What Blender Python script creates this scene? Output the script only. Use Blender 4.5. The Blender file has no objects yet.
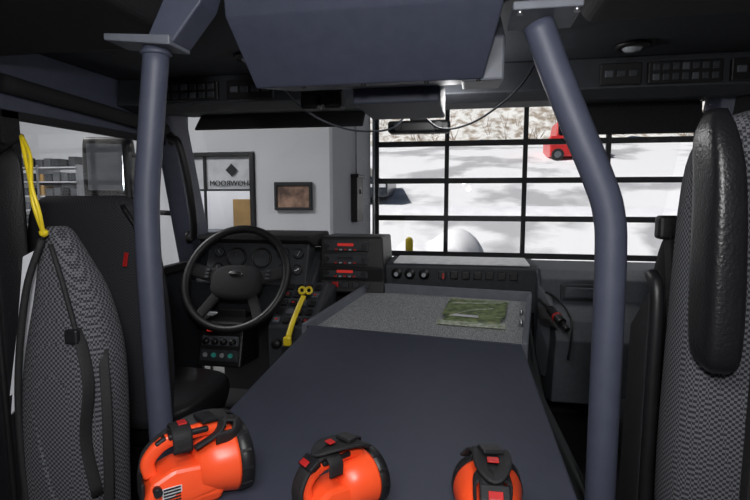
import bpy, bmesh, math, random
from mathutils import Vector, Matrix, Euler
random.seed(4)
scene=bpy.context.scene
scene.view_settings.view_transform='Standard'
G=None; XF=Matrix.Identity(4)

# ---------------- materials ----------------
def mat(name,col,rough=.5,metal=0,col2=None,nscale=8,bump=0,bscale=200,kind='noise',emit=None,estr=0,lo=.35,hi=.65,spec=.5):
    m=bpy.data.materials.new(name); m.use_nodes=True
    nt=m.node_tree; b=nt.nodes['Principled BSDF']
    b.inputs['Roughness'].default_value=rough; b.inputs['Metallic'].default_value=metal
    b.inputs['Specular IOR Level'].default_value=spec
    c1=(*col,1); c2=(*(col2 if col2 else [c*.82 for c in col]),1)
    tc=nt.nodes.new('ShaderNodeTexCoord')
    if kind=='checker':
        t=nt.nodes.new('ShaderNodeTexChecker'); t.inputs['Scale'].default_value=nscale
        t.inputs['Color1'].default_value=c1; t.inputs['Color2'].default_value=c2
        nt.links.new(tc.outputs['Object'],t.inputs['Vector'])
        nt.links.new(t.outputs['Color'],b.inputs['Base Color'])
    else:
        t=nt.nodes.new('ShaderNodeTexNoise'); t.inputs['Scale'].default_value=nscale
        t.inputs['Detail'].default_value=4
        r=nt.nodes.new('ShaderNodeValToRGB')
        r.color_ramp.elements[0].position=lo; r.color_ramp.elements[1].position=hi
        r.color_ramp.elements[0].color=c2; r.color_ramp.elements[1].color=c1
        nt.links.new(tc.outputs['Object'],t.inputs['Vector'])
        nt.links.new(t.outputs['Fac'],r.inputs['Fac']); nt.links.new(r.outputs['Color'],b.inputs['Base Color'])
    if bump:
        n=nt.nodes.new('ShaderNodeTexNoise'); n.inputs['Scale'].default_value=bscale
        bp=nt.nodes.new('ShaderNodeBump'); bp.inputs['Strength'].default_value=bump; bp.inputs['Distance'].default_value=.002
        nt.links.new(tc.outputs['Object'],n.inputs['Vector'])
        nt.links.new(n.outputs['Fac'],bp.inputs['Height']); nt.links.new(bp.outputs['Normal'],b.inputs['Normal'])
    if emit:
        b.inputs['Emission Color'].default_value=(*emit,1); b.inputs['Emission Strength'].default_value=estr
    return m
def glassmat(name,fac=.04,tint=(1,1,1)):
    m=bpy.data.materials.new(name); m.use_nodes=True; nt=m.node_tree
    nt.nodes.remove(nt.nodes['Principled BSDF']); o=nt.nodes['Material Output']
    t=nt.nodes.new('ShaderNodeBsdfTransparent'); t.inputs[0].default_value=(*tint,1)
    g=nt.nodes.new('ShaderNodeBsdfGlossy'); g.inputs['Roughness'].default_value=.02
    x=nt.nodes.new('ShaderNodeMixShader'); x.inputs[0].default_value=fac
    nt.links.new(t.outputs[0],x.inputs[1]); nt.links.new(g.outputs[0],x.inputs[2]); nt.links.new(x.outputs[0],o.inputs[0])
    return m
PAINT=mat('blue_grey_powdercoat',(.066,.072,.108),.5,0,(.058,.064,.097),30,.25,500)
PAINT2=mat('cover_vinyl_paint',(.050,.054,.082),.55,0,(.045,.049,.074),20,.2,600)
PAINTL=mat('light_grey_paint',(.15,.16,.19),.45,0,None,20,.2,500)
DGREY=mat('dark_grey_plastic',(.035,.038,.045),.6,0,(.028,.03,.036),40,.4,400)
MGREY=mat('mid_grey_plastic',(.085,.092,.105),.6,0,(.07,.076,.088),60,.5,300)
GREENG=mat('grey_green_panel',(.045,.052,.054),.65,0,None,50,.5,300)
BLACK=mat('black_plastic',(.012,.012,.014),.45,0,(.009,.009,.01),30,.2,300)
BLACKM=mat('black_matte_trim',(.014,.014,.017),.85,0,(.010,.010,.012),80,.5,250)
LEATH=mat('black_vinyl_leather',(.012,.012,.014),.36,0,None,30,.5,180)
FAB=mat('dotted_seat_fabric',(.125,.125,.14),.9,0,(.020,.020,.025),190,kind='checker')
FABD=mat('dark_dotted_fabric',(.04,.04,.048),.9,0,(.016,.016,.02),210,kind='checker')
WEB=mat('black_webbing',(.014,.014,.016),.7,0,(.009,.009,.01),200,.6,500)
ORANGE=mat('orange_plastic',(1.0,.10,.025),.35,0,(.95,.085,.02),10)
RED=mat('red_plastic',(.5,.02,.02),.4)
REDL=mat('red_indicator',(.5,.02,.02),.4,emit=(1,.06,.04),estr=.25)
TEAL=mat('teal_display',(.03,.22,.2),.4,emit=(.1,.8,.65),estr=.06)
YEL=mat('yellow_plastic',(.80,.60,.02),.4)
WHITE=mat('white_paper',(.70,.71,.75),.6)
LENS=mat('lens_plastic',(.4,.42,.45),.15)
SILV=mat('silver_metal',(.45,.46,.48),.3,.9)
SPECK=mat('speckled_tray_liner',(.52,.53,.54),.45,0,(.10,.105,.11),260,.6,330,lo=.4,hi=.62)
CAMO=mat('green_manual_cover',(.25,.30,.14),.3,0,(.09,.12,.06),30,lo=.40,hi=.6)
PLAST=mat('clear_bag_plastic',(.6,.64,.55),.12,0,(.28,.32,.22),40)
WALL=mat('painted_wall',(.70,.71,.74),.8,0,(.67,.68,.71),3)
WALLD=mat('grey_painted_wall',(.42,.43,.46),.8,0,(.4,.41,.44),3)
FRAMEB=mat('black_door_frame',(.014,.015,.018),.6)
CONC=mat('concrete_floor',(.30,.30,.29),.5,0,(.24,.24,.23),2)
SNOWROAD=mat('snowy_asphalt',(.86,.86,.88),.8,0,(.46,.46,.48),.45,lo=.42,hi=.52)
SNOW=mat('snow',(.9,.9,.93),.8,0,(.8,.8,.84),3)
BANK=mat('brush_bank',(.80,.79,.77),.9,0,(.33,.27,.21),2.4,lo=.35,hi=.55)
TWIG=mat('bare_twigs',(.26,.18,.12),.9)
WOOD=mat('honey_wood',(.42,.26,.09),.6,0,(.3,.18,.06),6)
ART=mat('painting_print',(.46,.28,.20),.5,0,(.10,.06,.045),6,lo=.4,hi=.62)
CARD=mat('dark_car_paint',(.03,.035,.045),.25)
CARR=mat('red_truck_paint',(.6,.03,.03),.3)
TIRE=mat('rubber',(.015,.015,.015),.8)
CEILW=mat('white_ceiling',(.7,.7,.7),.9)
GLASS=glassmat('clear_glass',.03)
GLASSD=mat('dark_car_glass',(.02,.025,.03),.1)
MIRR=mat('mirror_reflector',(.45,.47,.5),.08,.85)

# ---------------- builders ----------------
def link(o,M,m,smooth=False):
    bpy.context.collection.objects.link(o)
    if m: o.data.materials.append(m)
    if G is not None: o.parent=G
    o.matrix_basis=XF@M
    if smooth:
        for p in o.data.polygons: p.use_smooth=True
    return o
def group(name):
    global G
    e=bpy.data.objects.new(name,None); e.empty_display_size=.05
    bpy.context.collection.objects.link(e); G=e; return e
def endg():
    global G,XF
    G=None; XF=Matrix.Identity(4)
def mk(name,bm,m,smooth=False,loc=None,rot=None):
    bmesh.ops.recalc_face_normals(bm,faces=bm.faces)
    me=bpy.data.meshes.new(name); bm.to_mesh(me); bm.free()
    o=bpy.data.objects.new(name,me)
    if loc is None:
        c=sum((v.co for v in me.vertices),Vector())/max(1,len(me.vertices))
        me.transform(Matrix.Translation(-c)); loc=c
    M=Matrix.Translation(loc)@Euler(rot or (0,0,0)).to_matrix().to_4x4()
    return link(o,M,m,smooth)
def box(name,c,s,m,rot=(0,0,0),bev=.004,seg=2):
    bm=bmesh.new(); bmesh.ops.create_cube(bm,size=1)
    for v in bm.verts: v.co=Vector((v.co.x*s[0],v.co.y*s[1],v.co.z*s[2]))
    b=min(bev,min(s)*.45)
    if b>0: bmesh.ops.bevel(bm,geom=list(bm.edges),offset=b,segments=seg,affect='EDGES',profile=.5)
    return mk(name,bm,m,False,Vector(c),rot)
def bx(name,x0,x1,y0,y1,z0,z1,m,bev=.004):
    return box(name,((x0+x1)/2,(y0+y1)/2,(z0+z1)/2),(abs(x1-x0),abs(y1-y0),abs(z1-z0)),m,bev=bev)
def hull(name,pts,m,bev=.004):
    bm=bmesh.new()
    for p in pts: bm.verts.new(p)
    r=bmesh.ops.convex_hull(bm,input=list(bm.verts))
    bmesh.ops.dissolve_limit(bm,angle_limit=.02,verts=list(bm.verts),edges=list(bm.edges))
    bm.normal_update()
    if bev: bmesh.ops.bevel(bm,geom=list(bm.edges),offset=bev,segments=2,affect='EDGES',profile=.5)
    return mk(name,bm,m)
def cat(pts,k):
    if len(pts)<3: return [Vector(p) for p in pts]
    P=[Vector(p) for p in pts]; out=[]
    P2=[P[0]*2-P[1]]+P+[P[-1]*2-P[-2]]
    for i in range(1,len(P2)-2):
        a,b,c,d=P2[i-1:i+3]
        for j in range(k):
            t=j/k
            out.append(.5*((2*b)+(c-a)*t+(2*a-5*b+4*c-d)*t*t+(3*b-a-3*c+d)*t**3))
    out.append(P[-1]); return out
def sweep(name,pts,rx,m,ry=None,k=6,n=12,up=(0,0,1),sq=2.0):
    ry=ry or rx; Q=cat(pts,k) if k>1 else [Vector(p) for p in pts]
    bm=bmesh.new(); rings=[]; up=Vector(up)
    side=None
    for i,q in enumerate(Q):
        t=(Q[min(i+1,len(Q)-1)]-Q[max(i-1,0)]).normalized()
        if side is None:
            side=t.cross(up)
            if side.length<.05: side=t.cross(Vector((0,1,0)))
        side=(side-t*side.dot(t)).normalized()
        nn=side.cross(t)
        ring=[]
        for a in range(n):
            th=2*math.pi*a/n; c,s=math.cos(th),math.sin(th)
            e=2/sq
            ring.append(bm.verts.new(q+side*rx*math.copysign(abs(c)**e,c)+nn*ry*math.copysign(abs(s)**e,s)))
        rings.append(ring)
    for i in range(len(rings)-1):
        for a in range(n):
            bm.faces.new((rings[i][a],rings[i][(a+1)%n],rings[i+1][(a+1)%n],rings[i+1][a]))
    bm.faces.new(rings[0]); bm.faces.new(rings[-1])
    return mk(name,bm,m,True)
def cyl(name,p,q,r,m,n=24): 
    o=sweep(name,[p,q],r,m,k=1,n=n)
    for f in o.data.polygons: f.use_smooth=len(f.vertices)==4
    return o
def lathe(name,prof,o,ax,m,n=36,closed=False):
    ax=Vector(ax).normalized(); R=ax.to_track_quat('Z','Y').to_matrix(); o=Vector(o)
    bm=bmesh.new(); rings=[]
    for r,h in prof:
        rings.append([bm.verts.new(o+R@Vector((max(r,1e-4)*math.cos(2*math.pi*i/n),max(r,1e-4)*math.sin(2*math.pi*i/n),h))) for i in range(n)])
    L=len(rings)
    for i in range(L if closed else L-1):
        A,B=rings[i],rings[(i+1)%L]
        for a in range(n): bm.faces.new((A[a],A[(a+1)%n],B[(a+1)%n],B[a]))
    if not closed: bm.faces.new(rings[0]); bm.faces.new(rings[-1])
    ob=mk(name,bm,m,True)
    return ob
def loft(name,secs,m,sq=3.5,n=28,k=4,yaw=0):
    A=cat([s[:3] for s in secs],k); Bv=cat([(s[3],s[4],0) for s in secs],k)
    bm=bmesh.new(); rings=[]; e=2/sq; cy,sy=math.cos(yaw),math.sin(yaw)
    for c,b in zip(A,Bv):
        ring=[]
        for a in range(n):
            th=2*math.pi*a/n; co,si=math.cos(th),math.sin(th)
            x=b.x*math.copysign(abs(co)**e,co); y=b.y*math.copysign(abs(si)**e,si)
            ring.append(bm.verts.new((c.x+x*cy-y*sy,c.y+x*sy+y*cy,c.z)))
        rings.append(ring)
    for i in range(len(rings)-1):
        for a in range(n): bm.faces.new((rings[i][a],rings[i][(a+1)%n],rings[i+1][(a+1)%n],rings[i+1][a]))
    bm.faces.new(rings[0]); bm.faces.new(rings[-1])
    return mk(name,bm,m,True)
def pad(name,x0,x1,y0,y1,z0,z1,m,r=.04):
    return box(name,((x0+x1)/2,(y0+y1)/2,(z0+z1)/2),(x1-x0,y1-y0,z1-z0),m,bev=r,seg=5)
def text(name,s,loc,size,m,rot):
    cu=bpy.data.curves.new(name,'FONT'); cu.body=s; cu.size=size; cu.extrude=.004; cu.align_x='CENTER'
    o=bpy.data.objects.new(name,cu)
    return link(o,Matrix.Translation(loc)@Euler(rot).to_matrix().to_4x4(),m)

# ================= BUILDING =================
FZ=-2.3; CZ=2.2
bx('floor',-7,6,-4,7.3,FZ-.1,FZ,CONC,0)
bx('ceiling',-7,6,-4,7.3,CZ,CZ+.1,CEILW,0)
bx('wall_left',-7.1,-7,-4,7.3,FZ,CZ,WALL,0)
bx('wall_right',6,6.1,-4,7.3,FZ,CZ,WALL,0)
bx('wall_back',-7,6,-4.1,-4,FZ,CZ,WALLD,0)
group('wall_front')
bx('wall_section_a',-7,-2.98,5,5.12,FZ,CZ,WALL,0)
bx('wall_section_b',-2.2,-1.39,5,5.12,FZ,CZ,WALL,0)
bx('wall_section_header',-2.98,-2.2,5,5.12,.46,CZ,WALL,0)
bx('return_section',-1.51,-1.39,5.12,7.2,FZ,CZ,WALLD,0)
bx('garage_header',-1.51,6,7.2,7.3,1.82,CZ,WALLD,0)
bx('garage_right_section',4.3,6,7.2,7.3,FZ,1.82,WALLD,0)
bx('back_office_wall',-7,-1.51,7.2,7.3,FZ,CZ,WALL,0)
endg()
group('baseboard_front'); bx('board',-7,-3.05,4.98,4.998,FZ,FZ+.12,FRAMEB,0); endg()
# glass showroom door
group('door_1')
for a,b in((-2.975,-2.90),(-2.25,-2.205)): bx('jamb',a,b,4.96,5.08,FZ,.45,FRAMEB,.005)
bx('head',-2.9,-2.25,4.96,5.08,.41,.45,FRAMEB,.005)
bx('mid_rail',-2.9,-2.25,4.97,5.06,.05,.07,FRAMEB,.005)
bx('kick_rail',-2.9,-2.25,4.97,5.06,FZ+.005,FZ+.25,FRAMEB,.005)
bx('glass',-2.9,-2.25,5.01,5.02,FZ+.25,.06,GLASS,0)
bx('transom_panel',-2.9,-2.25,5.01,5.03,.07,.41,WHITE,0)
bx('leaf_stile',-2.78,-2.755,4.975,5.0,FZ+.25,.41,FRAMEB,.004)
bx('push_bar',-2.85,-2.35,4.93,4.95,-1.3,-1.26,SILV,.005)
endg()
group('showroom_sign')
text('lettering','SHOWROOM',(-2.475,4.99,.105),.079,FRAMEB,(math.pi/2,0,math.pi))
box('diamond',(-2.46,4.99,.27),(.095,.006,.095),FRAMEB,rot=(0,math.pi/4,0),bev=0)
endg()
group('wooden_display_panel')
bx('panel',-3.25,-2.75,6.6,6.66,FZ,-.05,WOOD); bx('plinth',-3.25,-2.75,6.5,6.66,FZ,FZ+.1,WOOD)
endg()
group('office_cabinet')
bx('carcass',-4.0,-3.35,6.5,7.0,FZ,-.5,MGREY,.01)
for i in range(4): bx('drawer',-3.97,-3.38,6.48,6.5,FZ+.05+i*.43,FZ+.45+i*.43,DGREY,.005)
endg()
# framed picture
group('framed_picture')
bx('artwork',-1.945,-1.60,4.965,4.975,-.12,.10,ART,0)
for n,a in(('top',(-1.975,-1.57,4.95,4.995,.10,.14)),('bottom',(-1.975,-1.57,4.95,4.995,-.15,-.12)),('left',(-1.975,-1.945,4.95,4.995,-.12,.10)),('right',(-1.60,-1.57,4.95,4.995,-.12,.10))):
    bx('frame_'+n,*a,FRAMEB,.004)
bx('backing',-1.96,-1.59,4.976,4.998,-.13,.11,FRAMEB,0)
endg()
group('wall_control_box')
bx('housing',-1.388,-1.31,5.95,6.3,-.32,.24,BLACK,.01)
bx('hood',-1.388,-1.29,5.93,6.32,.22,.26,BLACK,.01); cyl('button',(-1.31,6.12,.05),(-1.30,6.12,.05),.03,DGREY)
cyl('conduit',(-1.36,6.12,.24),(-1.36,6.12,1.9),.01,SILV)
endg()
group('exit_sign')
bx('housing',-3.24,-3.06,4.94,4.995,.60,.74,RED,.01); bx('face',-3.22,-3.08,4.93,4.94,.62,.72,REDL,0)
endg()
# display rack
group('display_rack')
for x in(-4.95,-4.47,-3.99): bx('upright',x-.015,x+.015,4.60,4.9,FZ,.32,SILV,.003)
for i,z in enumerate((-1.9,-1.5,-1.1,-.7,-.3,-.15,0,.15,.30)):
    bx('shelf',-4.95,-3.99,4.6,4.9,z-.014,z,WHITE,.002)
    for j in range(9):
        x=-4.90+j*.1; h=random.uniform(.07,.11)
        bx('stock_item',x,x+.08,4.62,4.75,z+.001,z+h,random.choice([BLACK,MGREY,DGREY,CARD,WOOD]),.006)
endg()
# sectional garage door
group('garage_door_1')
X0=-1.36; sp=1.066
for i in range(6):
    w=.045 if i in(0,5) else .03
    x=X0+i*sp+(.045 if i==0 else 0)
    bx('stile',x-w,x+w,7.2,7.26,FZ,1.8,FRAMEB,.003)
for z in(-2.25,-1.89,-1.36,-.84,-.32,.21,.73,1.25,1.77):
    bx('rail',X0,X0+5*sp,7.205,7.255,z-.038,z+.038,FRAMEB,.003)
bx('glazing',X0,X0+5*sp,7.225,7.23,FZ,1.8,GLASS,0)
cyl('track_left',(-1.33,7.14,FZ),(-1.33,7.14,1.8),.02,SILV)
endg()

# ================= OUTSIDE =================
def strip(name,prof,x0,x1,m,nx=40,jit=0):
    bm=bmesh.new(); rows=[]
    for y,z in prof:
        rows.append([bm.verts.new((x0+(x1-x0)*i/nx,y,z+random.uniform(-jit,jit))) for i in range(nx+1)])
    for a,b in zip(rows,rows[1:]):
        for i in range(nx): bm.faces.new((a[i],a[i+1],b[i+1],b[i]))
    return mk(name,bm,m,True)
strip('ground_outside',[(7.3,-2.3),(9,-1.8),(12,-.9),(15,0),(18,.9),(22,1.9),(26,2.6)],-30,40,SNOWROAD)
strip('brush_hillside',[(26,2.6),(27,3.1),(28.5,4.1),(30,5.5),(36,8),(50,12)],-30,40,BANK,80,.25)
strip('snow_verge',[(13,-.59),(13.2,-.44),(13.6,-.32),(13.9,-.28)],-30,40,SNOW,60,.03)
bm=bmesh.new()
for i in range(120):
    x=random.uniform(-12,16); y=random.uniform(26.2,29); z=2.5+(y-26)*.5
    for k in range(3):
        h=random.uniform(.4,1.1); dx=random.uniform(-.5,.5)
        a=[bm.verts.new(v) for v in((x,y,z),(x+.04,y,z),(x+dx,y+.1,z+h))]; bm.faces.new(a)
mk('bare_shrubs',bm,TWIG)
def vehicle(name,x0,x1,y,z,h,m,wr,cabfrac=.3):
    group(name); L=x1-x0
    hull('body',[(x0,y,z+wr*.7),(x1,y,z+wr*.7),(x0,y+1.8,z+wr*.7),(x1,y+1.8,z+wr*.7),(x0,y,z+h*.62),(x1,y,z+h*.62),(x0,y+1.8,z+h*.62),(x1,y+1.8,z+h*.62)],m,.05)
    a,b=(x0+L*.12,x1-L*.2) 
    hull('greenhouse',[(a,y+.1,z+h*.6),(b+.1*L,y+.1,z+h*.6),(a,y+1.7,z+h*.6),(b+.1*L,y+1.7,z+h*.6),(a+.05*L,y+.25,z+h),(b,y+.25,z+h),(a+.05*L,y+1.55,z+h),(b,y+1.55,z+h)],m,.04)
    for i in range(3):
        c=a+.06*L+i*(b-a-.06*L)/3; bx('window',c,c+(b-a-.06*L)/3-.04,y+.10,y+.16,z+h*.66,z+h*.9,GLASSD,.01)
    bx('stripe',x0+.05,x1-.05,y-.015,y+.01,z+h*.42,z+h*.5,WHITE,.002)
    for f in(.17,.8): cyl('wheel',(x0+L*f,y-.02,z+wr),(x0+L*f,y+.25,z+wr),wr,TIRE)
    for f in(.17,.8): cyl('hub',(x0+L*f,y-.04,z+wr),(x0+L*f,y+.1,z+wr),wr*.55,SILV)
    endg()
vehicle('parked_red_truck',2.95,4.6,19.5,1.28,1.45,CARR,.22)
vehicle('parked_car',-6.2,-2.2,13.9,-.25,1.15,CARD,.3)
group('yellow_bollard'); cyl('post',(-1.02,9,-1.85),(-1.02,9,-.80),.07,YEL); lathe('cap',[(.07,0),(.05,.04),(0,.06)],(-1.02,9,-.80),(0,0,1),YEL); endg()
bm=bmesh.new(); bmesh.ops.create_icosphere(bm,subdivisions=4,radius=1)
for v in bm.verts:
    n=math.sin(v.co.x*5)*.08+math.sin(v.co.y*7+1)*.08+math.sin(v.co.z*6+v.co.x*4)*.08
    v.co=Vector((v.co.x*.95,v.co.y*.6,v.co.z*.9))*(1+n)
mk('snow_pile',bm,SNOW,True,Vector((-.45,9.6,-1.65)))

# ================= TRUCK CAB =================
LX=-1.5; RX=1.05
group('truck_cab')
bx('floor_pan',LX-.05,RX+.05,-.6,2.9,-1.27,-1.22,BLACKM,0)
bx('roof_panel',LX-.05,RX+.05,-.6,2.6,.5,.54,DGREY,0)
bx('side_wall_rear',LX-.05,LX,-.6,1.42,-1.22,.5,BLACKM,0)
bx('door_lower',LX-.05,LX,1.42,2.6,-1.22,-.37,DGREY,.005)
bx('door_upper',LX-.05,LX,1.42,2.55,.27,.5,PAINT,.005)
bx('window_frame_top',LX-.001,LX+.02,1.40,2.3,.25,.28,BLACKM,.004)
bx('window_sill',LX-.001,LX+.04,1.40,2.45,-.39,-.35,BLACKM,.006)
bx('window_frame_rear',LX-.001,LX+.02,1.40,1.47,-.36,.28,BLACKM,.004)
bx('side_window_glass',LX-.03,LX-.025,1.42,2.4,-.37,.27,GLASS,0)
def apillar(n,x,s):
    hull(n,[(x,2.24,.5),(x,2.44,.5),(x+.07*s,2.28,.5),(x+.07*s,2.44,.5),
            (x,2.46,-.42),(x,2.72,-.42),(x+.07*s,2.52,-.42),(x+.07*s,2.72,-.42)],PAINT,.01)
apillar('a_pillar_left',LX-.03,1); apillar('a_pillar_right',RX+.03,-1)
bx('side_wall_right_lower',RX,RX+.05,-.6,2.75,-1.22,-.3,BLACKM,0)
bx('side_wall_right_upper',RX,RX+.05,-.6,2.45,.3,.5,BLACKM,0)
bx('side_wall_right_rear',RX,RX+.05,-.6,1.6,-.3,.3,BLACKM,0)
hull('header_console',[(LX,2.0,.5),(RX,2.0,.5),(LX,1.98,.385),(RX,1.98,.385),(LX,2.1,.37),(RX,2.1,.37),(LX,2.6,.43),(RX,2.6,.43),(LX,2.6,.5),(RX,2.6,.5)],DGREY,.006)
hull('windshield_glass',[(LX+.05,2.56,.44),(RX-.05,2.56,.44),(LX+.05,2.565,.44),(RX-.05,2.565,.44),(LX+.05,2.96,-.37),(RX-.05,2.96,-.37),(LX+.05,2.965,-.37),(RX-.05,2.965,-.37)],GLASS,0)
bx('cowl',LX,RX,2.9,3.0,-.5,-.37,BLACKM,.01)
bx('front_firewall',LX,RX,2.86,2.9,-1.22,-.5,BLACKM,.0)
sweep('roof_trim_side',[(LX+.03,1.4,.36),(LX+.03,1.9,.34),(LX+.05,2.25,.32)],.03,BLACKM)
endg()
def swpanel(name,x0,x1,zc,n,rows=1):
    group(name); y=1.965
    bx('bezel',x0,x1,y,y+.02,zc-.038,zc+.038,BLACK,.004)
    w=(x1-x0-.02)/n
    for r in range(rows):
        for i in range(n):
            cx=x0+.01+w*(i+.5); cz=zc+(r-(rows-1)/2)*.034
            bx('rocker',cx-w*.36,cx+w*.36,y-.006,y+.002,cz-.012,cz+.012,DGREY if (i+r)%4 else MGREY,.003)
    endg()
swpanel('overhead_switch_panel',.46,.6,.432,3,1)
swpanel('overhead_switch_panel.001',.62,.86,.432,7,2)
swpanel('overhead_switch_panel.002',.885,1.03,.432,3,1)
swpanel('overhead_switch_panel.003',-1.32,-1.02,.432,7,2)
swpanel('overhead_switch_panel.004',-.98,-.78,.432,4,1)
for i,(x,y) in enumerate(((.53,1.85),(-.78,1.75))):
    group('dome_lamp' if i==0 else 'dome_lamp.001')
    lathe('bezel',[(.055,0),(.055,.008),(.04,.014),(.038,.010)],(x,y,.498),(0,0,-1),BLACK)
    lathe('lens',[(.037,0),(.025,.014),(0,.018)],(x,y,.492),(0,0,-1),LENS); endg()
for i,(a,b,z0) in enumerate(((-1.38,-.5,.335),(.40,1.0,.27))):
    group('sun_visor' if i==0 else 'sun_visor.001')
    L=Vector((0,.075,.415-z0)); an=math.atan2(.075,.415-z0)
    box('panel',((a+b)/2,2.44,(z0+.415)/2),(b-a,.014,L.length),BLACKM,rot=(-an,0,0),bev=.006)
    cyl('hinge_rod',(a+.03,2.478,.415),(b-.03,2.478,.415),.008,BLACK,12); endg()

# roll-bar posts with brackets
group('support_post')
sweep('tube',[(-.655,1.0,.31),(-.68,1.0,.12),(-.697,1.0,-.04),(-.695,1.0,-.3),(-.684,1.0,-.7),(-.684,1.0,-1.22)],.0268,PAINT,n=28,up=(0,1,0))
hull('bracket_plate',[(-.75,.96,.322),(-.60,.96,.305),(-.75,1.04,.322),(-.60,1.04,.305),(-.75,.96,.336),(-.60,.96,.325),(-.75,1.04,.336),(-.60,1.04,.325)],PAINTL,.003)
hull('bracket_arm',[(-.66,.97,.320),(-.60,.97,.312),(-.66,1.04,.320),(-.60,1.04,.312),(-.56,.97,.5),(-.49,.97,.5),(-.56,1.04,.5),(-.49,1.04,.5),(-.535,.97,.385),(-.535,1.04,.385)],PAINT,.004)
lathe('weld_collar',[(.028,0),(.032,.004),(.028,.012)],(-.657,1.0,.295),(0,0,1),PAINT)
endg()
group('support_post.001')
sweep('tube',[(.122,1.0,.315),(.155,1.0,.23),(.197,1.0,.13),(.238,1.0,.035),(.260,1.0,-.03),(.268,1.0,-.12),(.270,1.0,-.4),(.271,1.0,-.8),(.271,1.0,-1.22)],.028,PAINT,n=28,up=(0,1,0))
hull('bracket_plate',[(.072,.94,.322),(.19,.94,.322),(.072,1.06,.322),(.19,1.06,.322),(.072,.94,.337),(.19,.94,.337),(.072,1.06,.337),(.19,1.06,.337)],PAINTL,.003)
hull('bracket_arm',[(.10,.97,.337),(.17,.97,.337),(.10,1.04,.337),(.17,1.04,.337),(.085,.97,.5),(.16,.97,.5),(.085,1.04,.5),(.16,1.04,.5)],PAINT,.003)
for x in(.085,.18): cyl('bolt',(x,.95,.316),(x,.95,.324),.006,SILV,6)
endg()
group('roof_liner_pad'); pad('pad',.25,1.04,.75,1.3,.40,.497,BLACKM,.03); sweep('seam',[(.28,.76,.41),(.6,.75,.405),(1.0,.76,.41)],.008,BLACK); endg()
group('roof_liner_pad.001'); pad('pad',-1.48,-.72,.7,1.3,.40,.497,BLACKM,.03); sweep('seam',[(-1.4,.71,.41),(-1,.70,.405),(-.75,.71,.41)],.008,BLACK); endg()

# overhead console box
group('overhead_console')
hull('shell',[(-.52,1.2,.264),(.03,1.2,.265),(-.525,1.055,.385),(.065,1.055,.385),(-.485,.96,.498),(.065,.96,.498),
              (-.50,1.42,.30),(.03,1.42,.30),(-.485,1.45,.498),(.065,1.45,.498)],PAINT,.004)
hull('end_cap',[(-.02,1.205,.262),(.078,1.205,.262),(-.02,1.44,.29),(.078,1.44,.29),(-.02,1.205,.36),(.078,1.205,.36),(-.02,1.44,.49),(.078,1.44,.49)],PAINTL,.006)
bx('lower_module',-.33,-.08,1.44,1.75,.262,.4,PAINT,.006)
bx('lower_module_label',-.29,-.12,1.43,1.44,.30,.33,BLACK,.002)
for x in(-.4,-.25,-.1,.02): cyl('screw',(x,1.21,.266),(x,1.21,.262),.006,BLACK,8)
endg()
group('dash_camera_unit')
bx('mount',-.26,-.18,2.28,2.36,.33,.395,BLACK,.008)
pad('body',-.36,-.08,2.27,2.35,.28,.335,BLACK,.015)
cyl('lens_barrel',(-.31,2.26,.305),(-.31,2.235,.305),.018,BLACK); cyl('lens_barrel_b',(-.13,2.26,.305),(-.13,2.235,.305),.018,BLACK)
endg()
group('microphone_clip')
for x in(-.52,-.44): pad('clip',x-.03,x+.03,1.62,1.68,.285,.34,BLACK,.01)
cyl('stem',(-.48,1.65,.3),(-.48,1.65,.5),.012,BLACK); bx('bar',-.55,-.41,1.63,1.67,.33,.35,BLACK,.005)
endg()
group('overhead_cable')
sweep('cable_a',[(-.66,1.7,.40),(-.60,1.7,.33),(-.52,1.72,.27),(-.43,1.74,.235),(-.35,1.76,.225),(-.27,1.78,.235),(-.22,1.80,.28)],.0036,MGREY,n=8)
sweep('cable_b',[(-.16,1.8,.28),(-.10,1.8,.235),(-.02,1.8,.24),(.07,1.77,.28),(.17,1.7,.36),(.24,1.68,.5)],.0036,DGREY,n=8)
sweep('cable_c',[(-.66,1.7,.40),(-.66,1.7,.5)],.0036,BLACK,n=8,k=1)
endg()

# ================= ENGINE COVER =================
CT=-.55
group('engine_cover')
hull('top_panel',[(-.545,.3,CT),(.21,.3,CT),(-.65,2.0,CT),(.21,1.875,CT),(-.545,.3,CT-.03),(.21,.3,CT-.03),(-.65,2.0,CT-.03),(.21,1.875,CT-.03)],PAINT2,.006)
hull('left_skirt',[(-.545,.3,CT-.03),(-.65,2.0,CT-.03),(-.5,.3,CT-.03),(-.6,2.0,CT-.03),(-.60,.3,-1.215),(-.72,2.1,-1.215),(-.5,.3,-1.215),(-.6,2.1,-1.215)],GREENG,.004)
hull('right_skirt',[(.207,.3,CT-.02),(.207,1.87,CT-.02),(.1,.3,CT-.032),(.1,1.87,CT-.032),(.40,1.12,-1.215),(.52,2.2,-1.215),(.1,.3,-1.215),(.1,2.2,-1.215),(.237,.3,-1.215)],GREENG,.004)
def q(n,a,b,c,d,t,m):
    hull(n,[a,b,c,d]+[(p[0],p[1],p[2]-t) for p in(a,b,c,d)],m,.002)
FL=(-.665,2.0,-.55);FR=(.21,1.875,-.55);BL=(-.50,2.55,-.468);BR=(.289,2.43,-.468)
def dn(p,h,dx=0,dy=0): return (p[0]+dx,p[1]+dy,p[2]-h)
q('tray_floor',dn(FL,.032),dn(FR,.032),dn(BL,.032),dn(BR,.032),.02,SPECK)
def wallp(n,a,b,w,m,off):
    o=Vector(off)*w
    hull(n,[a,b,dn(a,.08),dn(b,.08)]+[tuple(Vector(p)+o) for p in(a,b,dn(a,.08),dn(b,.08))],m,.003)
wallp('tray_rim_left',dn(FL,-.006),dn(BL,-.006),.022,PAINTL,(-1,0,0))
wallp('tray_rim_right',dn(FR,-.006),dn(BR,-.006),.022,PAINTL,(1,0,0))
wallp('tray_rim_back',dn(BL,-.012,-.02),dn(BR,-.012,.02),.02,PAINTL,(0,1,0))
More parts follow.
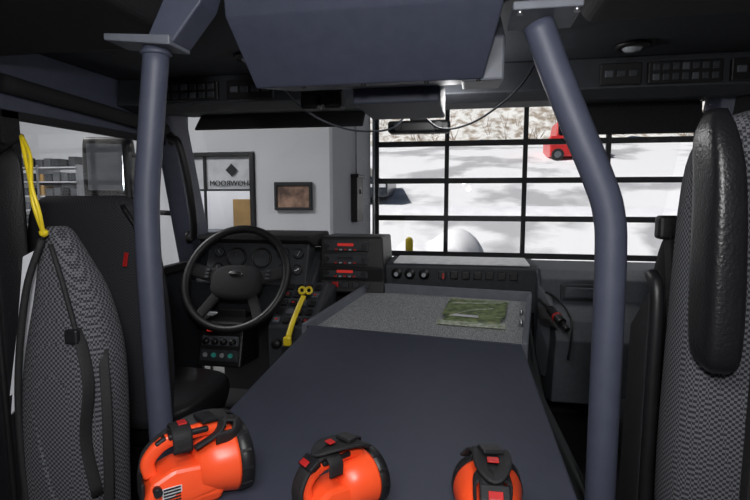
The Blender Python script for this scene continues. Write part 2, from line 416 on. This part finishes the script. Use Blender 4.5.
wallp('tray_rim_front',FL,FR,.012,PAINT2,(0,1,0))
hull('tray_understructure',[dn(FL,.07),dn(FR,.07),dn(BL,.07),dn(BR,.07),(-.66,2.0,-1.215),(.40,1.9,-1.215),(-.55,2.55,-1.215),(.45,2.45,-1.215)],GREENG,.003)
for s in((.245,2.05),(.265,2.25)): cyl('rim_bolt',(s[0]-.02,s[1],-.525),(s[0]-.02,s[1],-.50),.008,SILV,8)
endg()
group('bagged_manual')
R=(math.radians(8.3),0,math.radians(-8))
XF=Matrix.Translation((.045,2.265,-.534))@Euler(R).to_matrix().to_4x4()
box('booklet',(0,0,.014),(.24,.26,.014),CAMO,bev=.003)
box('bag_top',(0,.02,.023),(.27,.20,.004),CAMO,bev=.0015); box('bag_edge',(0,-.145,.012),(.29,.045,.006),PLAST,bev=.002)
box('bag_edge_far',(0,.145,.012),(.28,.03,.006),PLAST,bev=.002); box('label',(-.03,-.09,.026),(.11,.02,.002),WHITE,bev=0)
sweep('bag_wrinkle',[(-.10,-.10,.026),(-.02,-.03,.028),(.08,.02,.026)],.004,PLAST,.002,n=8)
sweep('bag_wrinkle_b',[(-.12,.06,.026),(0,.07,.028),(.11,.10,.026)],.004,PLAST,.002,n=8)
endg()

# ================= DASHBOARD =================
group('dashboard')
def prof(n,x0,x1,pts,m,bev=.006,x0b=None):
    hull(n,[(x0,y,z) for y,z in pts]+[(x1,y,z) for y,z in pts],m,bev)
prof('center_section',-.42,.36,[(2.62,-.356),(2.9,-.352),(2.60,-.37),(2.62,-.60),(2.9,-.6)],DGREY)
prof('center_top_panel',-.38,.32,[(2.61,-.350),(2.86,-.343),(2.61,-.358),(2.86,-.358)],mat('dash_panel_reflected_light',(.75,.76,.78),.3,0,(.60,.61,.63),20),.004)  # light reflected off the dash top is put into this pale colour
prof('passenger_top',.36,1.02,[(2.9,-.36),(2.56,-.365),(2.5,-.40),(2.5,-.55),(2.9,-.55)],MGREY)
prof('passenger_lower',.40,1.02,[(2.5,-.50),(2.33,-.56),(2.28,-.64),(2.34,-.95),(2.85,-1.1),(2.85,-.5)],MGREY)
bx('glove_bin',.45,.72,2.485,2.51,-.50,-.42,DGREY,.008); bx('bin_lid',.47,.70,2.475,2.49,-.485,-.435,MGREY,.006)
hull('console_wing',[(.345,2.6,-.37),(.40,2.6,-.37),(.345,2.6,-.9),(.46,2.45,-.9),(.345,2.5,-.42),(.42,2.42,-.55),(.345,2.46,-.6)],MGREY,.006)
prof('driver_hood',-1.40,-.78,[(2.42,-.205),(2.78,-.20),(2.40,-.225),(2.5,-.26),(2.85,-.30)],BLACKM,.01)
prof('driver_cluster',-1.36,-.80,[(2.48,-.24),(2.58,-.24),(2.40,-.46),(2.6,-.46)],DGREY,.006)
prof('driver_lower',-1.46,-.76,[(2.40,-.45),(2.45,-.62),(2.85,-.65),(2.85,-.30),(2.6,-.30)],DGREY,.01)
prof('driver_base_top',-1.46,-.42,[(2.5,-.37),(2.9,-.36),(2.55,-.5),(2.9,-.5)],BLACKM,.01)
for i,(x,z,r) in enumerate(((-1.19,-.325,.055),(-1.05,-.325,.055),(-.93,-.30,.03),(-.93,-.38,.03),(-1.29,-.30,.028),(-1.29,-.38,.028),(-.85,-.30,.028),(-.85,-.38,.028))):
    yy=2.48-(-.24-z)*.364
    n=Vector((0,-1,.36)).normalized(); p=Vector((x,yy-.002,z))
    lathe('gauge',[(r,0),(r,.012),(r*.9,.014),(r*.88,.006),(0,.006)],p,n,BLACK)
    cyl('gauge_face',p+n*.006,p+n*.009,r*.8,DGREY)
    box('needle',p+n*.011,(.003,.002,r*.9),MGREY if i<2 else LENS,rot=(.35,.6*i,0),bev=0)
for i,(x,z) in enumerate(((-.36,-.41),(-.29,-.41),(-.215,-.41))):
    lathe('knob',[(.028,0),(.028,.01),(.02,.012),(.018,.03),(0,.032)],(x,2.605,z),(0,-1,0),BLACK)
    cyl('knob_cap',(x,2.575,z),(x,2.571,z),.011,LENS,12)
for i in range(7): bx('center_switch',-.14+i*.06,-.10+i*.06,2.592,2.606,-.43,-.39,BLACK,.004)
bx('red_tag',-.12,-.11,2.588,2.6,-.43,-.40,RED,0)
endg()
# steering wheel
group('steering_wheel')
XF=Matrix.Translation((-1.08,2.2,-.388))@Matrix.Rotation(math.radians(62),4,'X')
Rw=.253
lathe('rim',[(Rw+.019*math.cos(a*math.pi/6),.019*math.sin(a*math.pi/6)) for a in range(12)],(0,0,0),(0,0,1),BLACK,n=64,closed=True)
loft('hub_pad',[(0,-.02,-.045,.08,.065),(0,-.02,-.03,.125,.085),(0,-.02,-.005,.125,.085),(0,-.02,.008,.105,.068)],BLACKM,sq=2.8)
for sx in(-1,1):
    sweep('spoke_upper',[(sx*.09,0,-.02),(sx*.16,.02,-.02),(sx*.247,.04,0)],.034,BLACKM,.009,sq=3)
    sweep('spoke_lower',[(sx*.08,-.07,-.02),(sx*.12,-.14,-.015),(sx*.15,-.20,0)],.026,BLACKM,.009,sq=3)
    for k in range(3): box('spoke_button',(sx*(.155),.002+k*.018,-.009),(.022,.012,.006),DGREY,bev=.002)
o=lathe('emblem',[(.03,0),(.03,.004),(.0,.005)],(0,.015,.008),(0,0,1),SILV); o.scale=(1.15,.5,1)
o=lathe('emblem_inner',[(.027,0),(.027,.003),(.0,.003)],(0,.015,.011),(0,0,1),BLACK); o.scale=(1.12,.42,1)
cyl('column',(0,0,-.05),(0,0,-.22),.04,BLACK); cyl('column_shroud',(0,0,-.08),(0,0,-.2),.06,BLACKM)
sweep('stalk',[(-.04,.02,-.1),(-.14,.06,-.09),(-.2,.07,-.09)],.009,BLACK)
endg()
# radio stack
group('radio_stack')
hull('housing',[(-.765,2.52,-.51),(-.41,2.52,-.51),(-.765,2.56,-.215),(-.43,2.56,-.215),(-.765,2.85,-.22),(-.43,2.85,-.22),(-.765,2.85,-.5),(-.41,2.85,-.5)],BLACK,.01)
for i,z in enumerate((-.262,-.33,-.40)):
    y=2.548-(-.215-z)*.135-.006
    box('radio',(-.62,y,z),(.24,.02,.055),DGREY,bev=.005)
    box('display',(-.62,y-.012,z+.008),(.085,.004,.014),REDL if i!=1 else BLACK,bev=0)
    for k in(-.10,.10): cyl('volume_knob',(-.62+k,y-.01,z),(-.62+k,y-.03,z),.013,BLACK,16)
    for k in range(5): box('key',(-.67+k*.025,y-.012,z-.018),(.014,.006,.008),LENS if k%2 else RED,bev=.001)
for k in range(5): box('rocker_switch',(-.73+k*.055,2.518,-.465),(.035,.016,.03),RED if k==1 else DGREY,bev=.004)
endg()
group('switch_console')
hull('housing',[(-.90,2.14,-.60),(-.69,2.14,-.60),(-.90,2.42,-.44),(-.69,2.42,-.44),(-.90,2.16,-1.2),(-.70,2.16,-1.2),(-.90,2.5,-.46),(-.66,2.5,-.46),(-.9,2.5,-1.2),(-.7,2.5,-1.2)],DGREY,.008)
nrm=Vector((0,-.16,.28)).normalized()
for r in range(5):
    for c in range(4):
        p=Vector((-.865+c*.047,2.17+r*.052,-.583+r*.0297))+nrm*.006
        box('switch',p,(.032,.034,.014),BLACK if (r*4+c)%5 else MGREY,rot=(.52,0,0),bev=.003)
        if (r*4+c)%3==0: box('switch_led',p+nrm*.008,(.012,.010,.002),[RED,TEAL,LENS][(r+c)%3],rot=(.52,0,0),bev=0)
for c in range(3): lathe('air_valve',[(.02,0),(.012,.01),(.012,.02),(.022,.026),(.02,.035),(0,.036)],(-.85+c*.06,2.14,-.68),(0,-1,.2),BLACK if c!=1 else RED)
endg()
group('gauge_panel')
hull('housing',[(-1.34,2.26,-.86),(-1.10,2.26,-.86),(-1.34,2.32,-.64),(-1.10,2.32,-.64),(-1.34,2.5,-.64),(-1.1,2.5,-.64),(-1.34,2.5,-.88),(-1.1,2.5,-.88)],BLACK,.01)
for i in range(3): box('display',(-1.28+i*.06,2.306,-.68),(.035,.006,.02),REDL if i==0 else (BLACK if i==1 else TEAL),rot=(-.27,0,0),bev=0)
box('face',(-1.22,2.298,-.735),(.20,.01,.05),MGREY,rot=(-.27,0,0)); 
for i in range(4): lathe('knob',[(.016,0),(.014,.02),(0,.021)],(-1.29+i*.048,2.285,-.735),(0,-1,.2),BLACK)
for i in range(4): cyl('teal_lamp',(-1.29+i*.045,2.270,-.80),(-1.29+i*.045,2.262,-.80),.012,TEAL if i%2 else LENS,16)
box('face_lower',(-1.22,2.279,-.805),(.21,.01,.06),DGREY,rot=(-.27,0,0))
bx('bracket',-1.30,-1.14,2.42,2.5,-.66,-.6,BLACK)
endg()
# yellow tool
group('yellow_spanner_tool')
sweep('shaft',[(-.74,1.98,-.60),(-.735,2.02,-.55),(-.725,2.08,-.49),(-.715,2.12,-.45)],.012,YEL,.007,sq=3)
for dx in(-.014,.018):
    XF=Matrix.Translation((-.712+dx,2.13,-.43+abs(dx)*.3))@Matrix.Rotation(math.radians(70),4,'X')
    lathe('ring',[(.014+.006*math.cos(a*math.pi/4),.006*math.sin(a*math.pi/4)) for a in range(8)],(0,0,0),(0,0,1),YEL,n=24,closed=True)
XF=Matrix.Identity(4)
box('grip',(-.74,1.97,-.615),(.035,.025,.04),YEL,bev=.008)
endg()
group('yellow_spanner_bracket'); bx('clip',-.775,-.725,1.985,2.02,-.70,-.64,BLACK,.006); bx('plate',-.775,-.725,2.02,2.13,-.72,-.65,BLACK,.004); endg()
group('power_connector')
sweep('cable',[(.335,2.36,-.475),(.35,2.32,-.485),(.365,2.28,-.495),(.375,2.26,-.50)],.008,BLACK)
cyl('plug',(.37,2.27,-.50),(.405,2.18,-.535),.02,BLACK); cyl('red_ring',(.388,2.223,-.518),(.392,2.212,-.522),.022,RED)
cyl('plug_tail',(.405,2.18,-.535),(.42,2.14,-.555),.012,BLACK)
sweep('cable_b',[(.37,2.42,-.45),(.40,2.36,-.46),(.44,2.27,-.50),(.45,2.2,-.56),(.44,2.2,-.7)],.005,BLACK,n=8)
hull('bracket',[(.325,2.36,-.50),(.36,2.36,-.50),(.325,2.24,-.55),(.40,2.2,-.57),(.325,2.36,-.53),(.36,2.36,-.53)],BLACK,.003)
endg()

# ================= SEATS =================
group('driver_seat')
loft('backrest',[(-1.23,1.50,-.78,.23,.07),(-1.23,1.50,-.6,.24,.085),(-1.23,1.49,-.35,.235,.085),(-1.23,1.47,-.14,.22,.075),(-1.23,1.455,-.04,.19,.06),(-1.23,1.45,0,.14,.03)],FABD)
loft('cushion',[(-1.22,1.78,-.90,.22,.24),(-1.22,1.78,-.84,.235,.26),(-1.22,1.78,-.79,.23,.25),(-1.22,1.78,-.77,.2,.22)],LEATH)
bx('pedestal',-1.38,-1.06,1.58,1.95,-1.22,-.905,BLACK,.02)
sweep('side_piping',[(-.99,1.42,-.75),(-.985,1.41,-.45),(-1.0,1.40,-.15),(-1.06,1.40,-.03)],.008,LEATH)
box('red_tag',(-1.055,1.395,-.20),(.014,.004,.045),RED,rot=(0,.2,0),bev=.001)
endg()
group('passenger_seat')
loft('backrest',[(.77,1.55,-.85,.24,.07),(.77,1.55,-.6,.25,.085),(.765,1.54,-.35,.24,.085),(.76,1.52,-.16,.22,.075),(.76,1.51,-.09,.19,.06),(.76,1.5,-.06,.12,.03)],BLACKM)
loft('headrest',[(.79,1.52,-.05,.10,.05),(.79,1.52,0,.13,.06),(.79,1.52,.08,.13,.06),(.79,1.52,.13,.11,.045),(.79,1.52,.145,.07,.02)],LEATH)
for x in(.74,.84): cyl('headrest_post',(x,1.52,-.12),(x,1.52,0),.008,SILV,10)
loft('cushion',[(.77,1.82,-.90,.22,.2),(.77,1.82,-.84,.235,.22),(.77,1.82,-.79,.23,.21),(.77,1.82,-.77,.2,.18)],LEATH)
bx('pedestal',.60,.94,1.66,1.95,-1.22,-.905,BLACK,.02)
endg()
group('seat_belt')
sweep('strap',[(.50,1.38,-.08),(.505,1.36,-.2),(.52,1.34,-.5),(.53,1.33,-.9),(.53,1.33,-1.2)],.022,WEB,.002,sq=5,up=(1,0,0))
pad('guide',.475,.53,1.36,1.40,-.11,-.05,BLACK,.01)
pad('buckle',.5,.56,1.315,1.335,-.5,-.42,BLACK,.008)
endg()
# left crew seat
group('crew_seat')
loft('bolster',[(-1.28,1.06,-.95,.165,.05),(-1.28,1.06,-.5,.17,.06),(-1.28,1.06,-.1,.168,.06),(-1.28,1.06,.08,.165,.055),(-1.28,1.06,.125,.155,.04),(-1.28,1.06,.135,.13,.02)],LEATH,sq=6)
pad('inner_pad',-1.42,-1.16,.965,1.03,-.9,.04,FABD,.03)
sweep('piping',[(-1.115,1.01,-.9),(-1.11,1.0,-.4),(-1.115,1.0,.08),(-1.16,1.0,.13)],.007,BLACK)
pad('cushion',-1.42,-1.08,.45,.98,-1.0,-.9,LEATH,.04)
bx('frame',-1.40,-1.10,.5,.98,-1.22,-1.0,BLACK,.01)
endg()
# hanging textured bag
group('hanging_gear_bag')
by=.93
loft('body',[(-.855,by,-.85,.105,.05),(-.86,by,-.76,.118,.065),(-.855,by,-.6,.116,.072),(-.845,by,-.45,.112,.072),(-.835,by,-.32,.100,.065),(-.835,by,-.21,.075,.052),(-.85,by,-.13,.048,.038),(-.86,by,-.08,.030,.025),(-.862,by,-.065,.018,.014)],FAB,sq=2.6)
sweep('edge_binding',[(-.86,.885,-.09),(-.895,.872,-.2),(-.925,.868,-.38),(-.93,.866,-.55),(-.92,.866,-.78)],.007,WEB)
sweep('edge_binding_b',[(-.84,.885,-.10),(-.80,.872,-.2),(-.77,.872,-.36),(-.765,.87,-.6)],.005,WEB)
sweep('strap',[(-.78,.875,-.27),(-.75,.86,-.38),(-.765,.86,-.50),(-.745,.86,-.62)],.012,WEB,.003,sq=4)
sweep('strap_b',[(-.745,.90,-.32),(-.728,.88,-.46),(-.73,.87,-.66),(-.76,.87,-.8)],.010,WEB,.003,sq=4)
sweep('fold',[(-.89,.866,-.45),(-.86,.858,-.6),(-.82,.862,-.75)],.006,FAB,n=8)
pad('buckle',-.80,-.77,.858,.872,-.30,-.27,BLACK,.005)
endg()
group('white_document_sleeve')
hull('sheet',[(-.935,.91,-.13),(-.885,.93,-.10),(-1.02,.93,-.50),(-.94,.95,-.40),(-.935,.916,-.13),(-.885,.936,-.10),(-1.02,.936,-.50),(-.94,.956,-.40)],WHITE,.001)
hull('back_sheet',[(-.95,.925,-.16),(-.90,.94,-.12),(-1.03,.94,-.46),(-.95,.96,-.40),(-.95,.93,-.16),(-.90,.945,-.12),(-1.03,.945,-.46),(-.95,.965,-.40)],WHITE,.001)
endg()
group('yellow_lanyard')
sweep('cord_a',[(-.850,.88,-.075),(-.858,.87,-.02),(-.872,.88,.03),(-.90,.90,.08),(-.925,.92,.125)],.0045,YEL,n=8)
sweep('cord_b',[(-.845,.875,-.08),(-.842,.865,-.03),(-.855,.865,.02),(-.878,.89,.08),(-.925,.92,.125)],.004,YEL,n=8)
cyl('hook',(-.925,.92,.125),(-1.115,1.04,.10),.005,BLACK,10)
lathe('knot',[(0,-.010),(.008,-.005),(.009,.003),(0,.010)],(-.847,.878,-.075),(0,0,1),YEL,n=12)
endg()

# right crew seat
group('crew_seat.001')
loft('backrest',[(.68,1.04,-.95,.27,.07),(.68,1.04,-.6,.285,.085),(.68,1.03,-.25,.285,.085),(.68,1.02,.02,.28,.08),(.685,1.02,.11,.26,.07),(.69,1.02,.145,.22,.05),(.69,1.02,.155,.16,.02)],FAB,sq=4)
loft('side_bolster',[(.428,.93,-.30,.016,.02),(.424,.93,-.27,.028,.045),(.42,.93,-.15,.030,.05),(.414,.935,.02,.027,.05),(.410,.95,.10,.022,.045),(.413,.96,.145,.012,.02)],LEATH,sq=4)
loft('headrest',[(.66,.98,.14,.10,.05),(.66,.98,.18,.13,.065),(.66,.98,.27,.135,.065),(.66,.98,.32,.11,.05),(.66,.98,.335,.06,.02)],LEATH)
pad('cushion',.42,.95,.35,.95,-1.0,-.9,LEATH,.04)
bx('frame',.46,.92,.45,1.0,-1.22,-1.0,BLACK,.01)
sweep('belt',[(.50,1.0,.22),(.47,.93,.15),(.485,.92,0),(.49,.93,-.3),(.49,.93,-.7)],.014,WEB,.003,sq=4,up=(1,0,0))
endg()
group('seat_side_guard')
hull('panel',[(.385,1.14,-1.2),(.42,1.14,-1.2),(.385,1.14,-.2),(.42,1.14,-.2),(.385,1.30,-1.2),(.42,1.30,-1.2),(.385,1.25,-.3),(.42,1.25,-.3)],BLACKM,.006)
sweep('edge_tube',[(.402,1.14,-1.2),(.402,1.14,-.5),(.402,1.14,-.22),(.402,1.18,-.17)],.014,BLACK)
endg()

group('grab_handle')
sweep('bar',[(-1.43,2.26,.28),(-1.38,2.25,.25),(-1.36,2.28,.1),(-1.36,2.32,-.08),(-1.39,2.37,-.2),(-1.44,2.42,-.22)],.019,BLACK)
for p in((-1.445,2.29,.28),(-1.455,2.43,-.22)): lathe('flange',[(.035,0),(.03,.012),(0,.014)],p,(1,0,0),BLACK)
endg()
group('side_mirror')
loft('housing',[(-1.91,2.44,-.16,.11,.035),(-1.91,2.44,-.13,.125,.045),(-1.91,2.44,.1,.13,.05),(-1.91,2.44,.28,.125,.045),(-1.91,2.44,.31,.11,.03)],BLACK,sq=5,yaw=.25)
box('reflector',(-1.897,2.389,.15),(.185,.006,.245),MIRR,rot=(0,0,.25),bev=.003)
box('convex_reflector',(-1.897,2.389,-.065),(.185,.006,.11),MIRR,rot=(0,0,.25),bev=.003)
cyl('arm_top',(-1.84,2.45,.22),(-1.53,2.52,.20),.014,BLACK); cyl('arm_bottom',(-1.84,2.45,-.08),(-1.53,2.52,-.1),.014,BLACK)
endg()

# ================= LANTERNS =================
def lantern(name,loc,yaw,strap=0,s=1.0):
    global XF
    group(name)
    XF=Matrix.Translation(loc)@Matrix.Rotation(yaw,4,'Z')@Matrix.Scale(s,4)
    hull('battery_case',[(-.085,y,0.002) for y in(-.038,.038)]+[(.045,y,.002) for y in(-.038,.038)]+[(-.095,y,.03) for y in(-.044,.044)]+[(.055,y,.03) for y in(-.046,.046)]+[(-.08,y,.07) for y in(-.036,.036)]+[(.05,y,.085) for y in(-.044,.044)]+[(-.04,y,.088) for y in(-.036,.036)],ORANGE,.008)
    lathe('head_shell',[(.03,0),(.048,.01),(.058,.04),(.066,.075),(.066,.08)],(0.0,0,.066),(1,0,0),ORANGE)
    lathe('bezel',[(.060,0),(.068,.004),(.068,.026),(.056,.032),(.05,.026)],(.078,0,.066),(1,0,0),BLACK)
    for a in range(12):
        t=a*math.pi/6; box('bezel_rib',(.092,.066*math.cos(t),.066+.066*math.sin(t)),(.022,.006,.006),BLACK,rot=(t,0,0),bev=.001)
    lathe('lens',[(.049,0),(.03,.004),(0,.006)],(.098,0,.066),(1,0,0),LENS)
    sweep('handle',[(-.075,0,.07),(-.078,0,.10),(-.05,0,.128),(0,0,.137),(.04,0,.136),(.062,0,.126),(.066,0,.115)],.013,ORANGE,.010,sq=3,up=(0,1,0))
    box('handle_grip',(-.005,0,.141),(.075,.030,.012),BLACK,bev=.004)
    box('switch_boot',(-.055,0,.135),(.022,.02,.008),BLACK,bev=.003,rot=(0,-.5,0))
    box('tail_plate',(-.092,0,.05),(.008,.05,.04),BLACK,bev=.003)
    for y in(-.046,.046):
        box('side_label',(-.045,y*.93,.045),(.035,.003,.030),WHITE,bev=.0005)
        for k in range(5): box('label_line',(-.045,y*.97,.034+k*.006),(.03,.002,.003),BLACK,bev=0)
        cyl('ring_lug',(-.07,y*.8,.06),(-.07,y*1.15,.06),.008,BLACK,12)
    if strap==0:
        sweep('strap_loop',[(-.085,.03,.06),(-.07,.042,.10),(-.02,.03,.138),(.03,.025,.153),(.06,-.005,.156),(.045,-.03,.138),(0,-.036,.12)],.012,WEB,.0035,sq=4)
        sweep('strap_front',[(.06,-.01,.155),(.085,-.02,.15),(.075,-.035,.13),(.04,-.04,.13)],.013,WEB,.0035,sq=4)
    sweep('strap_wrap',[(-.02,-.03,.115),(-.02,-.028,.148),(-.02,0,.157),(-.02,.028,.148),(-.02,.03,.115)],.018,WEB,.003,sq=4)
    if strap>=1:
        sweep('strap_bundle',[(-.095,0,.045),(-.098,.002,.10),(-.065,.004,.145),(0,.004,.162),(.05,.004,.158),(.075,.004,.145)],.020,WEB,.005,sq=4,up=(1,0,0))
        sweep('strap_fold',[(.07,-.018,.15),(.04,-.024,.165),(-.02,-.02,.172),(-.05,0,.165),(-.02,.02,.172),(.05,.02,.165)],.012,WEB,.004,sq=4)
        box('strap_buckle',(-.07,0,.150),(.03,.05,.010),BLACK,bev=.003,rot=(0,-.6,0))
        box('strap_red_logo',(-.082,0,.155),(.014,.024,.003),RED,bev=.001,rot=(0,-.6,0))
    box('strap_slider',(.03,.0,.160+.016*min(1,strap)),(.034,.040,.008),BLACK,bev=.003,rot=(.1,.1,.3))
    box('strap_badge',(-.015,0,.161+.019*min(1,strap)),(.016,.02,.003),RED,bev=.001)
    sweep('strap_tail',[(.05,.02,.158),(.08,.03,.150),(.09,.045,.13)],.012,WEB,.003,sq=4)
    endg()
lantern('orange_lantern_flashlight',(-.482,.785,CT+.001),math.radians(43),s=.92)
lantern('orange_lantern_flashlight.001',(-.212,.785,CT+.001),math.radians(50),strap=1,s=.76)
lantern('orange_lantern_flashlight.002',(.045,.745,CT+.001),math.radians(92),strap=1,s=.86)

# ================= CAMERA & LIGHT =================
a=math.radians(10.4); b=math.radians(6.2)
f=Vector((-math.sin(a)*math.cos(b),math.cos(a)*math.cos(b),-math.sin(b)))
cam=bpy.data.cameras.new('camera'); co=bpy.data.objects.new('camera',cam); bpy.context.collection.objects.link(co)
cam.lens=24; cam.sensor_width=36; cam.clip_start=.02
co.rotation_euler=f.to_track_quat('-Z','Y').to_euler(); scene.camera=co
def light(n,t,loc,e,size=.1,col=(1,1,1),rot=(0,0,0)):
    l=bpy.data.lights.new(n,t); l.energy=e; l.color=col
    if t=='AREA': l.size=size
    elif t=='POINT': l.shadow_soft_size=size
    o=bpy.data.objects.new(n,l); o.location=loc; o.rotation_euler=rot; bpy.context.collection.objects.link(o); return o
s=light('sun','SUN',(0,0,10),4.6,col=(1,.98,.95)); s.rotation_euler=Vector((.9,.5,-.9)).to_track_quat('-Z','Y').to_euler(); s.data.angle=.05
light('showroom_ceiling_lamp','AREA',(-3.6,2.0,2.15),120,1.5)
light('showroom_ceiling_lamp.001','AREA',(2.5,3.0,2.15),60,1.5)
light('back_office_lamp','AREA',(-3.5,6.2,2.15),70,.8)
light('camera_flash','POINT',(.03,-.10,.20),31,.05)
light('bounce_fill_light','AREA',(-.2,.1,.47),10,.35,rot=(math.radians(35),0,0))  # added soft fill below the roof, standing in for bounced flash
light('cab_dome_light','POINT',(-.1,1.85,.33),5,.06)
w=bpy.data.worlds.new('sky'); scene.world=w; w.use_nodes=True; nt=w.node_tree
bg=nt.nodes['Background']; sky=nt.nodes.new('ShaderNodeTexSky'); sky.sky_type='HOSEK_WILKIE'
sky.sun_direction=Vector((-.6,-.3,.6)).normalized(); sky.turbidity=6
bg.inputs['Strength'].default_value=.9; nt.links.new(sky.outputs[0],bg.inputs[0])

# recenter groups, lift everything so showroom floor is z=0
bpy.context.view_layer.update()
for e in [o for o in bpy.data.objects if o.type=='EMPTY' and o.parent is None]:
    pts=[c.matrix_world@Vector(v) for c in e.children for v in c.bound_box]
    lo=[min(p[i] for p in pts) for i in range(3)]; hi=[max(p[i] for p in pts) for i in range(3)]
    ctr=Vector([(lo[i]+hi[i])/2 for i in range(3)])
    e.location=ctr
    for c in e.children: c.location=c.location-ctr
for o in bpy.data.objects:
    if o.parent is None: o.location.z+=2.3
